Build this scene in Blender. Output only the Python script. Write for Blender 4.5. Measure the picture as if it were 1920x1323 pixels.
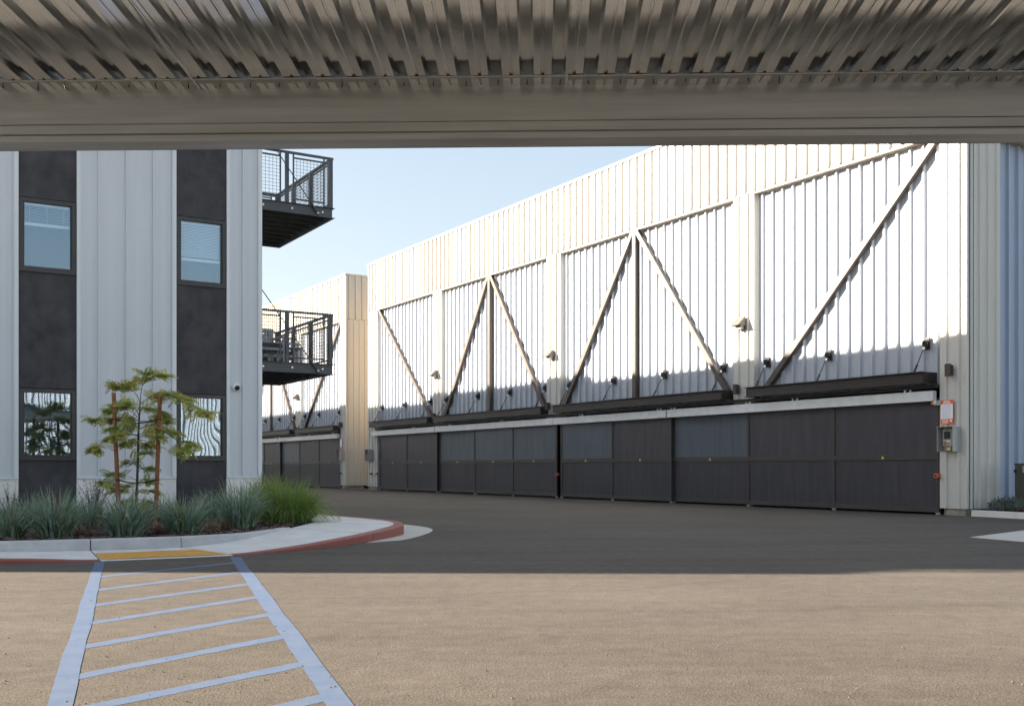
import bpy, math, random
from mathutils import Vector, Matrix
S = bpy.context.scene
for o in list(bpy.data.objects): bpy.data.objects.remove(o)
COL = S.collection

# ------------------------------------------------------------------ camera, sky, sun, exposure
F, HX, HY = 1976.0, 960.0, 876.0            # focal length and horizon, in pixels of the 1920 wide photograph
cam = bpy.data.cameras.new('camera'); camo = bpy.data.objects.new('camera', cam); COL.objects.link(camo)
cam.sensor_width = 36; cam.lens = F/1920*36; cam.shift_y = (HY-661.5)/1920; cam.clip_end = 2000; cam.clip_start = .05
camo.location = (0, 0, 1.0); camo.rotation_euler = (math.radians(90), 0, 0)
S.camera = camo
SUN_H = Vector((1, -.0268)).normalized(); TAN_EL = .377; EL = math.atan(TAN_EL)
L = Vector((SUN_H.x*math.cos(EL), SUN_H.y*math.cos(EL), -math.sin(EL)))
w = bpy.data.worlds.new('World'); S.world = w; w.use_nodes = True
nt = w.node_tree; bg = nt.nodes['Background']; sky = nt.nodes.new('ShaderNodeTexSky')
sky.sky_type = 'NISHITA'; sky.sun_disc = False; sky.sun_elevation = EL; sky.sun_rotation = math.atan2(-L.x, -L.y)
sky.altitude = 0; sky.air_density = 1.0; sky.dust_density = 1.8; sky.ozone_density = .4
gm = nt.nodes.new('ShaderNodeGamma'); gm.inputs[1].default_value = .6      # thin haze: a paler, more even sky in every direction
nt.links.new(sky.outputs[0], gm.inputs[0]); nt.links.new(gm.outputs[0], bg.inputs[0]); bg.inputs[1].default_value = .08
sun = bpy.data.lights.new('sun', 'SUN'); sun.energy = 5; sun.angle = math.radians(.53); sun.color = (1, .86, .70)
suno = bpy.data.objects.new('sun', sun); COL.objects.link(suno); suno.rotation_euler = L.to_track_quat('-Z', 'Y').to_euler()
suno.location = (-20, 0, 30)
vs = S.view_settings; vs.view_transform = 'Standard'; vs.look = 'None'; vs.gamma = 1; vs.exposure = 2.5; vs.use_curve_mapping = False
S.cycles.max_bounces = 8; S.cycles.diffuse_bounces = 5; S.cycles.glossy_bounces = 4

# ------------------------------------------------------------------ frames
CA, SA = .8538219, .5205653; ANG = math.atan2(SA, CA)     # the two buildings stand square to each other, turned 31.4 deg
def W(u, v, z=0): return Vector((u*CA - v*SA, u*SA + v*CA, z))
def ground(px, py, z=0):                                   # pixel of the photograph -> point on the level z
    Y = (1-z)*F/(py-HY); return Vector(((px-HX)/F*Y, Y, z))
def onwall(px, U):                                         # pixel column -> v on the wall plane u = U
    k = (px-HX)/F; return (U*CA-k*U*SA)/(SA+k*CA)
R = random.Random(7)

# ------------------------------------------------------------------ materials
def mat(name, col, rough=.6, metal=0., var=0., vscale=3., bump=0., bscale=60., spec=.5, col2=None, stretch=(1,1,1), detail=6, world=False, rvar=0.):
    m = bpy.data.materials.new(name); m.use_nodes = True; t = m.node_tree; b = t.nodes['Principled BSDF']
    b.inputs['Roughness'].default_value = rough; b.inputs['Metallic'].default_value = metal
    b.inputs['Specular IOR Level'].default_value = spec
    b.inputs['Base Color'].default_value = (*col, 1)
    if world:
        g = t.nodes.new('ShaderNodeNewGeometry'); src = g.outputs['Position']
    else:
        g = t.nodes.new('ShaderNodeTexCoord'); src = g.outputs['Object']
    mp = t.nodes.new('ShaderNodeMapping'); mp.inputs['Scale'].default_value = stretch; t.links.new(src, mp.inputs[0])
    if var or col2:
        n = t.nodes.new('ShaderNodeTexNoise'); n.inputs['Scale'].default_value = vscale; n.inputs['Detail'].default_value = detail
        n.inputs['Roughness'].default_value = .62
        t.links.new(mp.outputs[0], n.inputs[0]); r = t.nodes.new('ShaderNodeValToRGB')
        r.color_ramp.elements[0].position = .3; r.color_ramp.elements[1].position = .72
        c2 = col2 or tuple(min(1, c*(1+var)) for c in col); c1 = col if col2 else tuple(c*(1-var) for c in col)
        r.color_ramp.elements[0].color = (*c1, 1); r.color_ramp.elements[1].color = (*c2, 1)
        t.links.new(n.outputs[0], r.inputs[0]); t.links.new(r.outputs[0], b.inputs['Base Color'])
        if rvar:
            q = t.nodes.new('ShaderNodeMapRange'); q.inputs[3].default_value = rough-rvar; q.inputs[4].default_value = rough+rvar
            t.links.new(n.outputs[0], q.inputs[0]); t.links.new(q.outputs[0], b.inputs['Roughness'])
    if bump:
        n2 = t.nodes.new('ShaderNodeTexNoise'); n2.inputs['Scale'].default_value = bscale; n2.inputs['Detail'].default_value = 4
        t.links.new(mp.outputs[0], n2.inputs[0]); bp = t.nodes.new('ShaderNodeBump'); bp.inputs['Strength'].default_value = bump
        bp.inputs['Distance'].default_value = .02; t.links.new(n2.outputs[0], bp.inputs['Height']); t.links.new(bp.outputs[0], b.inputs['Normal'])
    return m
M = {}
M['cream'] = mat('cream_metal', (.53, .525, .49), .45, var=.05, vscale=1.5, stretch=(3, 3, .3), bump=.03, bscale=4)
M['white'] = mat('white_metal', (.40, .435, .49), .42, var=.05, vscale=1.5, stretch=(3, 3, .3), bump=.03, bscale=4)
M['white_skylit'] = mat('skylit_white_metal', (.33, .40, .52), .4, var=.06, vscale=1.5, stretch=(3, 3, .3))  # white metal with the blue of the skylight put into its colour
M['tan'] = mat('tan_trim', (.42, .34, .25), .5, var=.08)
M['brace'] = mat('brown_grey_steel', (.072, .057, .048), .45, var=.12, vscale=4, bump=.03)
M['beam'] = mat('black_brown_steel', (.022, .019, .017), .42, var=.2, vscale=6, bump=.05)
M['rodblack'] = mat('black_paint', (.012, .012, .013), .35)
M['nut'] = mat('zinc_nut', (.7, .7, .7), .3, metal=.7)
M['galv'] = mat('galvanised_cover', (.68, .70, .72), .4, metal=.15, var=.1, vscale=5, rvar=.08)
M['gate_frame'] = mat('gate_frame', (.05, .045, .043), .45, var=.1)
M['mesh_low'] = mat('gate_mesh', (.038, .037, .046), .55, var=.28, vscale=2.2, stretch=(4, 4, .25), bump=.1, bscale=220)
M['mesh_up'] = mat('gate_mesh_upper', (.044, .042, .053), .45, var=.25, vscale=2, stretch=(3, 3, .4), bump=.1, bscale=220)
M['mesh_lit'] = mat('gate_mesh_lit', (.070, .090, .115), .4, var=.2, vscale=2, stretch=(3, 3, .4), bump=.08, bscale=220)  # light from inside, showing through the mesh, is put into this lighter colour
M['dark'] = mat('dark_interior', (.012, .012, .012), .9)
M['concrete'] = mat('concrete', (.60, .59, .57), .85, var=.12, vscale=3, bump=.12, bscale=90, world=True)
M['footing'] = mat('rough_footing', (.36, .33, .28), .9, col2=(.22, .2, .17), vscale=7, bump=.4, bscale=40)
M['base_conc'] = mat('stem_wall_concrete', (.78, .77, .74), .85, var=.14, vscale=2.4, bump=.1, bscale=50, stretch=(1, 1, .5))
M['kerb'] = mat('kerb_concrete', (.45, .46, .47), .85, var=.14, vscale=5, bump=.15, bscale=110, world=True)
M['gutter'] = mat('gutter_concrete', (.46, .45, .42), .85, var=.1, vscale=5, bump=.12, bscale=110, world=True)
M['red'] = mat('worn_red_paint', (.30, .075, .06), .7, col2=(.20, .075, .06), vscale=9, bump=.3, bscale=60, world=True)
M['yellow'] = mat('tactile_yellow', (.55, .30, .06), .7, var=.12, vscale=8, world=True)
M['soil'] = mat('mulch_soil', (.055, .038, .028), .95, col2=(.025, .018, .014), vscale=40, bump=1., bscale=60, world=True)
M['chip'] = mat('bark_chip', (.16, .10, .065), .9, col2=(.06, .04, .03), vscale=20, world=True)
M['chip2'] = mat('grit_stone', (.16, .13, .10), .9, col2=(.05, .04, .035), vscale=6, world=True)
M['grey_metal'] = mat('grey_metal_panel', (.60, .63, .66), .42, var=.045, vscale=1.2, stretch=(3, 3, .4), bump=.03, bscale=3)
M['grey_trim'] = mat('grey_metal_trim', (.68, .71, .73), .42, var=.04)
M['stucco'] = mat('charcoal_stucco', (.026, .027, .033), .8, col2=(.075, .070, .074), vscale=3.2, bump=.25, bscale=70, stretch=(1, 1, .8), detail=10)
M['winframe'] = mat('dark_window_frame', (.03, .03, .032), .4)
M['blind'] = mat('white_blind', (.82, .83, .83), .6)
M['room'] = mat('room_paint', (.05, .055, .06), .9)
M['balc'] = mat('charcoal_balcony_steel', (.055, .06, .068), .4, var=.08)
M['deckwood'] = mat('dark_deck_boards', (.04, .045, .038), .8, var=.3, vscale=5)
M['bolt'] = mat('bright_bolt', (.8, .8, .8), .3, metal=.3)
M['wicker'] = mat('grey_furniture', (.38, .40, .43), .6, var=.1)
M['cushion'] = mat('dark_cushion', (.06, .055, .055), .9)
M['stake'] = mat('redwood_stake', (.22, .095, .045), .85, var=.25, vscale=5, stretch=(4, 4, .4), bump=.2, bscale=40)
M['bark'] = mat('young_bark', (.075, .055, .045), .9, var=.3, vscale=20)
M['tie'] = mat('black_strap', (.01, .01, .012), .6)
M['packlight'] = mat('taupe_fixture', (.13, .115, .10), .5)
M['lens'] = mat('fixture_lens', (.5, .48, .42), .2)
M['sconce'] = mat('brown_sconce', (.055, .035, .03), .45)
M['orange'] = mat('sign_orange', (.72, .13, .035), .5)
M['paper'] = mat('sign_white', (.80, .81, .84), .5)
M['print'] = mat('sign_print', (.35, .40, .55), .6)
M['boxgrey'] = mat('control_box_grey', (.36, .37, .38), .4, metal=.3, var=.06)
M['panelgrey'] = mat('control_panel_grey', (.38, .37, .35), .45)
M['screen'] = mat('dark_screen', (.02, .025, .03), .15)
M['amber'] = mat('amber_lens', (.65, .24, .03), .3)
M['sensor'] = mat('sensor_orange', (.55, .12, .05), .5)
M['ivory'] = mat('ivory_plastic', (.72, .68, .58), .5)
M['brass'] = mat('brass_lock', (.45, .32, .08), .4, metal=.4)
M['cabinet'] = mat('olive_cabinet', (.045, .045, .036), .5, var=.1)
M['camwhite'] = mat('camera_white', (.75, .76, .77), .35)
M['dome'] = mat('black_dome', (.006, .006, .008), .06)
M['warn'] = mat('warning_yellow', (.75, .62, .08), .5)
def leafmat(name, c, c2, sc, trans=.35):
    m = mat(name, c, .5, col2=c2, vscale=sc, detail=2, world=True); t = m.node_tree; b = t.nodes['Principled BSDF']
    tr = t.nodes.new('ShaderNodeBsdfTranslucent'); mx = t.nodes.new('ShaderNodeMixShader'); mx.inputs[0].default_value = trans
    src = b.inputs['Base Color'].links[0].from_socket; t.links.new(src, tr.inputs[0])
    t.links.new(b.outputs[0], mx.inputs[1]); t.links.new(tr.outputs[0], mx.inputs[2])
    t.links.new(mx.outputs[0], t.nodes['Material Output'].inputs[0]); return m
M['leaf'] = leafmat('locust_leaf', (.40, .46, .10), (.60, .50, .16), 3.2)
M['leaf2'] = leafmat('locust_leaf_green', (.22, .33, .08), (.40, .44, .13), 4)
M['grass_blue'] = leafmat('blue_green_blade', (.15, .25, .20), (.34, .44, .36), 11, .35)
M['grass_green'] = leafmat('green_blade', (.11, .20, .035), (.26, .35, .09), 7, .35)
M['grass_mid'] = leafmat('sage_blade', (.09, .16, .075), (.22, .30, .16), 8, .3)
M['straw'] = leafmat('dry_blade', (.30, .21, .13), (.20, .13, .09), 9, .2)
M['twigleaf'] = leafmat('bronze_leaf', (.10, .06, .05), (.16, .12, .09), 20, .25)
M['twig'] = mat('red_twig', (.09, .045, .04), .8)
M['shrub'] = leafmat('grey_green_leaf', (.06, .10, .07), (.15, .19, .15), 14, .2)

def deck_metal():
    m = mat('galvanised_deck', (.76, .785, .80), .15, metal=.95, var=.16, vscale=2.2, stretch=(6, .5, 6), rvar=.06)
    t = m.node_tree; b = t.nodes['Principled BSDF']
    n = t.nodes.new('ShaderNodeTexNoise'); n.inputs['Scale'].default_value = 26; n.inputs['Detail'].default_value = 3
    c = t.nodes.new('ShaderNodeTexCoord'); mp = t.nodes.new('ShaderNodeMapping'); mp.inputs['Scale'].default_value = (1, .12, 1)
    t.links.new(c.outputs['Object'], mp.inputs[0]); t.links.new(mp.outputs[0], n.inputs[0])
    bp = t.nodes.new('ShaderNodeBump'); bp.inputs['Strength'].default_value = .12; bp.inputs['Distance'].default_value = .004
    t.links.new(n.outputs[0], bp.inputs['Height']); t.links.new(bp.outputs[0], b.inputs['Normal']); return m
M['deck'] = deck_metal()
M['purlin'] = mat('galvanised_beam', (.44, .455, .46), .34, metal=.85, var=.14, vscale=3, stretch=(.4, 6, 9), rvar=.08)

def glass_mat():
    m = bpy.data.materials.new('window_glass'); m.use_nodes = True; t = m.node_tree; t.nodes.remove(t.nodes['Principled BSDF'])
    gl = t.nodes.new('ShaderNodeBsdfGlossy'); gl.inputs['Roughness'].default_value = .01; gl.inputs['Color'].default_value = (.70, .86, .99, 1)
    tr = t.nodes.new('ShaderNodeBsdfTransparent'); tr.inputs['Color'].default_value = (.90, .94, .96, 1)
    mx = t.nodes.new('ShaderNodeMixShader'); mx.inputs[0].default_value = .17
    t.links.new(tr.outputs[0], mx.inputs[1]); t.links.new(gl.outputs[0], mx.inputs[2]); t.links.new(mx.outputs[0], t.nodes['Material Output'].inputs[0])
    c = t.nodes.new('ShaderNodeTexCoord'); n = t.nodes.new('ShaderNodeTexNoise'); n.inputs['Scale'].default_value = 1.9; n.inputs['Detail'].default_value = .3
    t.links.new(c.outputs['Object'], n.inputs[0]); bp = t.nodes.new('ShaderNodeBump'); bp.inputs['Strength'].default_value = .085; bp.inputs['Distance'].default_value = .03
    t.links.new(n.outputs[0], bp.inputs['Height']); t.links.new(bp.outputs[0], gl.inputs['Normal']); return m
M['glass'] = glass_mat()
def emit_mat(name, c, s):
    m = bpy.data.materials.new(name); m.use_nodes = True; b = m.node_tree.nodes['Principled BSDF']
    b.inputs['Emission Color'].default_value = (*c, 1); b.inputs['Emission Strength'].default_value = s; return m
M['bulb'] = emit_mat('lit_bulb', (1, .75, .4), 4)

def asphalt():
    m = mat('asphalt', (.1, .1, .1), .95, world=True, spec=.12); t = m.node_tree; b = t.nodes['Principled BSDF']
    g = t.nodes.new('ShaderNodeNewGeometry')
    def noise(sc, st=(1, 1, 1), d=5, rot=0):
        mp = t.nodes.new('ShaderNodeMapping'); mp.inputs['Scale'].default_value = st; mp.inputs['Rotation'].default_value = (0, 0, rot)
        n = t.nodes.new('ShaderNodeTexNoise'); n.inputs['Scale'].default_value = sc; n.inputs['Detail'].default_value = d; n.inputs['Roughness'].default_value = .6
        t.links.new(g.outputs['Position'], mp.inputs[0]); t.links.new(mp.outputs[0], n.inputs[0]); return n.outputs[0]
    def ramp(s, a, ca, bb, cb):
        r = t.nodes.new('ShaderNodeValToRGB'); e = r.color_ramp.elements
        e[0].position = a; e[0].color = (*ca, 1); e[1].position = bb; e[1].color = (*cb, 1); t.links.new(s, r.inputs[0]); return r.outputs[0]
    def mul(a, c):
        x = t.nodes.new('ShaderNodeMix'); x.data_type = 'RGBA'; x.blend_type = 'MULTIPLY'; x.inputs[0].default_value = 1
        t.links.new(a, x.inputs[6]); t.links.new(c, x.inputs[7]); return x.outputs[2]
    base = ramp(noise(.35, d=4), .3, (.097, .088, .079), .75, (.122, .111, .100))
    streak = ramp(noise(1.1, (.22, 1.6, 1), 6, -.15), .32, (.86, .86, .87), .62, (1.04, 1.03, 1.02))
    mott = ramp(noise(7, d=6), .3, (.83, .83, .83), .7, (1.09, 1.09, 1.09))
    speck = ramp(noise(170, d=2), .30, (.66, .66, .66), .68, (1.3, 1.28, 1.24))
    col = mul(mul(mul(base, streak), mott), speck)
    # thin tyre scuffs and hairline marks
    wv = t.nodes.new('ShaderNodeTexWave'); wv.inputs['Scale'].default_value = .16; wv.inputs['Distortion'].default_value = 7; wv.inputs['Detail'].default_value = 3
    mp = t.nodes.new('ShaderNodeMapping'); mp.inputs['Rotation'].default_value = (0, 0, 1.25); t.links.new(g.outputs['Position'], mp.inputs[0]); t.links.new(mp.outputs[0], wv.inputs[0])
    scuff = ramp(wv.outputs[0], .0, (.93, .93, .93), .02, (1, 1, 1)); col = mul(col, scuff)
    grain = ramp(noise(55, d=4), .34, (.74, .74, .74), .66, (1.2, 1.19, 1.17)); col = mul(col, grain)
    pit = ramp(noise(21, d=2), .24, (.55, .55, .55), .30, (1, 1, 1)); col = mul(col, pit)
    t.links.new(col, b.inputs['Base Color'])
    bp = t.nodes.new('ShaderNodeBump'); bp.inputs['Strength'].default_value = .6; bp.inputs['Distance'].default_value = .008
    t.links.new(noise(75, d=4), bp.inputs['Height']); t.links.new(bp.outputs[0], b.inputs['Normal'])
    return m
M['asphalt'] = asphalt()
def blue_paint():
    m = mat('worn_blue_paint', (.050, .092, .180), .7, col2=(.085, .122, .195), vscale=6, world=True); t = m.node_tree; b = t.nodes['Principled BSDF']
    src = b.inputs['Base Color'].links[0].from_socket; g = t.nodes.new('ShaderNodeNewGeometry')
    n = t.nodes.new('ShaderNodeTexNoise'); n.inputs['Scale'].default_value = 120; n.inputs['Detail'].default_value = 4; t.links.new(g.outputs['Position'], n.inputs[0])
    r = t.nodes.new('ShaderNodeValToRGB'); r.color_ramp.elements[0].position = .60; r.color_ramp.elements[1].position = .70; t.links.new(n.outputs[0], r.inputs[0])
    x = t.nodes.new('ShaderNodeMix'); x.data_type = 'RGBA'; t.links.new(r.outputs[0], x.inputs[0]); t.links.new(src, x.inputs[6]); x.inputs[7].default_value = (.13, .12, .11, 1)
    t.links.new(x.outputs[2], b.inputs['Base Color']); return m
M['blue'] = blue_paint()

# ------------------------------------------------------------------ mesh helpers
class MB:
    def __init__(s): s.v = []; s.f = []
    def add(s, vs, fs):
        n = len(s.v); s.v += [tuple(p) for p in vs]; s.f += [tuple(i+n for i in q) for q in fs]; return s
    def box(s, x0, x1, y0, y1, z0, z1):
        return s.add([(x0,y0,z0),(x1,y0,z0),(x1,y1,z0),(x0,y1,z0),(x0,y0,z1),(x1,y0,z1),(x1,y1,z1),(x0,y1,z1)],
                     [(0,3,2,1),(4,5,6,7),(0,1,5,4),(1,2,6,5),(2,3,7,6),(3,0,4,7)])
    def bar(s, a, b, w, h=None, up=(0,0,1)):
        a = Vector(a); b = Vector(b); d = (b-a).normalized(); h = h or w; upv = Vector(up)
        if abs(d.dot(upv)) > .99: upv = Vector((0, 1, 0))
        sx = d.cross(upv).normalized(); sy = sx.cross(d).normalized(); P = []
        for p in (a, b):
            for i, j in ((-1,-1),(1,-1),(1,1),(-1,1)): P.append(p+sx*i*w/2+sy*j*h/2)
        return s.add(P, [(0,1,2,3),(7,6,5,4),(0,4,5,1),(1,5,6,2),(2,6,7,3),(3,7,4,0)])
    def tube(s, pts, rs, n=8, cap=True):
        pts = [Vector(p) for p in pts]; rs = rs if isinstance(rs, (list, tuple)) else [rs]*len(pts); base = len(s.v)
        for i, p in enumerate(pts):
            d = (pts[min(i+1, len(pts)-1)]-pts[max(i-1, 0)]).normalized()
            a = d.cross(Vector((0, 0, 1)) if abs(d.z) < .95 else Vector((1, 0, 0))).normalized(); b = d.cross(a)
            for k in range(n):
                t = 2*math.pi*k/n; s.v.append(tuple(p+(a*math.cos(t)+b*math.sin(t))*rs[i]))
        for i in range(len(pts)-1):
            for k in range(n):
                s.f.append((base+i*n+k, base+i*n+(k+1) % n, base+(i+1)*n+(k+1) % n, base+(i+1)*n+k))
        if cap:
            s.f.append(tuple(base+k for k in range(n))[::-1]); s.f.append(tuple(base+(len(pts)-1)*n+k for k in range(n)))
        return s
    def ribs(s, o, d, nrm, n, pitch, z0, z1, dep=.066):
        """n box ribs of ribbed sheet from point o along d, standing out along nrm"""
        o = Vector(o); d = Vector(d); nrm = Vector(nrm); prof = [(0, 0)]
        for i in range(n):
            c = (i+.5)*pitch; q = i*pitch
            prof += [(q+.13*pitch-.012, 0), (q+.13*pitch, .005), (q+.13*pitch+.012, 0)]
            prof += [(c-.034, 0), (c-.020, dep), (c+.020, dep), (c+.034, 0)]
            prof += [(q+.87*pitch-.012, 0), (q+.87*pitch, .005), (q+.87*pitch+.012, 0)]
        prof.append((n*pitch, 0)); P = []
        for a, b in prof:
            p = o+d*a+nrm*b; P += [(p.x, p.y, z0), (p.x, p.y, z1)]
        return s.add(P, [(2*i, 2*i+2, 2*i+3, 2*i+1) for i in range(len(prof)-1)])
    def build(s, name, m, parent=None, smooth=False, mats=None):
        me = bpy.data.meshes.new(name); me.from_pydata(s.v, [], s.f); me.update()
        if smooth:
            for p in me.polygons: p.use_smooth = True
        return link(name, me, m, parent)
def link(name, me, m=None, parent=None):
    o = bpy.data.objects.new(name, me); COL.objects.link(o)
    if m is not None and len(me.materials) == 0: me.materials.append(M[m])
    if parent is not None: o.parent = parent
    return o
def tag(o, label, cat=None, group=None, kind=None):
    if label: o['label'] = label
    if cat: o['category'] = cat
    if group: o['group'] = group
    if kind: o['kind'] = kind
    return o
def empty(name, loc, rz=0, label=None, cat=None, group=None):
    o = bpy.data.objects.new(name, None); COL.objects.link(o); o.location = loc; o.rotation_euler = (0, 0, rz); o.empty_display_size = .2
    return tag(o, label, cat, group)
KIDS = {}
def children(o): return [c for c in bpy.data.objects if c.parent == o]
def copy_tree(o, parent=None, idx=None):
    if idx is None:
        idx = {}
        for c in bpy.data.objects:
            if c.parent: idx.setdefault(c.parent.name, []).append(c)
    c = o.copy(); COL.objects.link(c); c.parent = parent
    for ch in idx.get(o.name, []): copy_tree(ch, c, idx)
    return c
def flat(name, pts, z, m, parent=None):
    return MB().add([(p[0], p[1], z) for p in pts], [tuple(range(len(pts)))]).build(name, m, parent)
def smoothpath(st, sub=4):
    """Catmull-Rom through rows of numbers"""
    out = []; n = len(st)
    for i in range(n-1):
        p0, p1, p2, p3 = st[max(i-1, 0)], st[i], st[i+1], st[min(i+2, n-1)]
        for k in range(sub):
            t = k/sub; out.append([.5*((2*b)+(c-a)*t+(2*a-5*b+4*c-d)*t*t+(-a+3*b-3*c+d)*t**3) for a, b, c, d in zip(p0, p1, p2, p3)])
    out.append(list(st[-1])); return out

# ------------------------------------------------------------------ ground and markings
gnd = flat('ground', [(-400, -400), (400, -400), (400, 500), (-400, 500)], 0, 'asphalt'); tag(gnd, 'grey brown asphalt of the parking court', kind='structure')
def paint(name, a, b, wd, z=.002):
    a = Vector(a[:2]); b = Vector(b[:2]); d = (b-a).normalized(); n = Vector((-d.y, d.x))*wd/2; P = []; k = 24
    for i in range(k+1):
        p = a.lerp(b, i/k); j1 = R.uniform(-.006, .006); j2 = R.uniform(-.006, .006)
        P += [(*(p+n*(1+j1/wd*2)), z), (*(p-n*(1+j2/wd*2)), z)]
    return MB().add(P, [(2*i, 2*i+1, 2*i+3, 2*i+2) for i in range(k)]).build(name, 'blue', gnd)
La, Lb = ground(187, 1052), ground(111, 1323); Ra, Rb = ground(441, 1044), ground(640, 1323)
Lb = La+(Lb-La)*1.5; Rb = Ra+(Rb-Ra)*1.5
paint('aisle_edge_line', La, Lb, .105); paint('aisle_edge_line', Ra, Rb, .115)
hat = [((226,1076.7),(435.6,1054.8)), ((186,1105),(452,1072.3)), ((178.6,1133.9),(468.5,1094)), ((169.5,1167.8),(488.5,1117.9)),
       ((160.4,1211.5),(515.9,1149.6)), ((147.6,1267.3),(546.8,1189.7)), ((193,1321),(579.7,1241.8)), ((539.6,1323),(623.4,1302.7))]
def meet(p, d, a, b):        # where the line p+t*d meets the aisle edge a-b
    e = b-a; det = d.x*(-e.y)+e.x*d.y; r = a-p
    t = (r.x*(-e.y)+e.x*r.y)/det; return p+d*t
for q, (a, b) in enumerate(hat):
    p0, p1 = ground(*a), ground(*b); d = (p1-p0).normalized(); d.z = 0
    e0 = meet(p1, d, La, Lb); e1 = meet(p1, d, Ra, Rb)
    paint('hatch_line', e0, e1, .115, .001)
flat('valley_gutter', [W(13.44,9.47), W(18.5,10.82), W(17.5,5.5), W(12.75,6.6)], .004, 'gutter')
tag(bpy.data.objects['valley_gutter'], 'pale concrete wedge set flush in the asphalt', kind='structure')

# ------------------------------------------------------------------ sidewalk, kerbs, planting bed in front of the grey building
ST = [(-8,12.3,.15,-8,13.4,.15), (0,12.2,.07,0,13.4,.08), (1.16,12.08,.045,1.0,13.3,.05), (1.6,11.97,.03,1.5,13.2,.04), (2.11,11.9,.008,2.21,13.1,.03),
      (3.53,11.87,.008,3.24,13.04,.03), (4.4,12.15,.045,4.02,13.25,.08), (5.13,12.62,.08,4.5,13.65,.12), (5.85,13.21,.11,5.07,14.3,.148), (6.44,13.81,.135,5.5,14.95,.15),
      (6.82,14.3,.15,5.9,15.6,.15), (7.08,14.95,.15,6.05,16.2,.15), (7.2,15.6,.15,6.15,16.9,.15), (7.15,16.8,.15,6.2,17.5,.15), (7.06,18.15,.15,6.25,18.4,.15),
      (7.05,19.6,.15,6.3,19.6,.15), (7.05,24,.15,6.44,24,.15), (7.05,60,.15,6.44,60,.15)]
SUB = 5; SP = smoothpath(ST, SUB)
KW = .15
def inset(i):      # kerb inner edge = outer edge moved KW towards the bed
    u0, v0, h0, u1, v1, h1 = SP[i]; a = SP[max(i-1, 0)]; b = SP[min(i+1, len(SP)-1)]
    d = Vector((b[0]-a[0], b[1]-a[1])).normalized(); return u0-d.y*KW, v0+d.x*KW
walk = MB()
walk.add([W(SP[i][j], SP[i][j+1], SP[i][j+2]-.02) for i in range(len(SP)) for j in (0, 3)], [(2*i, 2*i+2, 2*i+3, 2*i+1) for i in range(len(SP)-1)])
sw = walk.build('sidewalk', 'soil'); tag(sw, 'pale concrete sidewalk with kerb ramp along the planting bed', kind='structure')
def span(i0, i1, trim=.006):
    rows = []
    for i in range(i0*SUB, i1*SUB+1):
        rows.append((inset(i), SP[i][2], (SP[i][3], SP[i][4]), SP[i][5], (SP[i][0], SP[i][1])))
    return rows
def shrink(rows, g=.006):
    def mv(r, q):
        d = Vector((q[0][0]-r[0][0], q[0][1]-r[0][1])).normalized()*g; e = Vector((q[2][0]-r[2][0], q[2][1]-r[2][1])).normalized()*g
        f = Vector((q[4][0]-r[4][0], q[4][1]-r[4][1])).normalized()*g
        return ((r[0][0]+d.x, r[0][1]+d.y), r[1], (r[2][0]+e.x, r[2][1]+e.y), r[3], (r[4][0]+f.x, r[4][1]+f.y))
    a = mv(rows[0], rows[1]); b = mv(rows[-1], rows[-2]); return [a]+rows[1:-1]+[b]
for i0, i1 in ((0,1),(1,4),(4,5),(5,8),(8,10),(10,12),(12,14),(14,15),(15,16),(16,17)):
    rows = shrink(span(i0, i1)); b = MB(); P = []; K = 4
    for (o, h, n, hn, e) in rows:
        for k in range(K+1):
            t = k/K; P.append(W(o[0]*(1-t)+n[0]*t, o[1]*(1-t)+n[1]*t, h*(1-t)+hn*t))
    b.add(P, [(r*(K+1)+k, (r+1)*(K+1)+k, (r+1)*(K+1)+k+1, r*(K+1)+k+1) for r in range(len(rows)-1) for k in range(K)])
    b.build('slab', 'concrete', sw)
    m = 'red' if (i0 <= 1 or 5 <= i0 < 13) else 'gutter'
    if i0 == 4: m = 'concrete'
    b = MB(); P = []
    for (o, h, n, hn, e) in rows: P += [W(*e, -.02), W(*e, h-.012), W(e[0]*.93+o[0]*.07, e[1]*.93+o[1]*.07, h+.002), W(*o, h+.002), W(*o, h-.02)]
    b.add(P, [(r*5+k, (r+1)*5+k, (r+1)*5+k+1, r*5+k+1) for r in range(len(rows)-1) for k in range(4)]+[(0,1,2,3,4), tuple(range(len(P)-5, len(P)))[::-1]])
    b.build('kerb_stone', m, sw)
# yellow tactile pad on the ramp
P = []; K = 10
r4, r5 = span(4, 5)[0], span(4, 5)[-1]
def padpt(s, t, dz=.006):
    o = Vector(r4[0]).lerp(Vector(r5[0]), s); n = Vector(r4[2]).lerp(Vector(r5[2]), s); h = r4[1]*(1-t)+r4[3]*t
    q = o.lerp(n, t); return W(q.x, q.y, h+dz)
pm = MB()
for s in range(31):
    for t in range(2): P.append(padpt(.012+.965*s/30, (-.08, .60)[t]))
pm.add(P, [(2*i, 2*i+2, 2*i+3, 2*i+1) for i in range(30)])
pad = pm.build('tactile_pad', 'yellow', sw)
dm = MB()
for s in range(28):
    for t in range(13):
        c = padpt(.03+.93*s/27, -.05+.62*t/12); r = .014
        base = [(c.x+r*math.cos(a), c.y+r*math.sin(a), c.z) for a in [math.pi*k/3 for k in range(6)]]; top = [(c.x+r*.55*math.cos(a), c.y+r*.55*math.sin(a), c.z+.006) for a in [math.pi*k/3 for k in range(6)]]
        dm.add(base+top, [(k, (k+1) % 6, 6+(k+1) % 6, 6+k) for k in range(6)]+[(6,7,8,9,10,11)])
tag(dm.build('dome', 'yellow', pad), None, kind='stuff')
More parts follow.
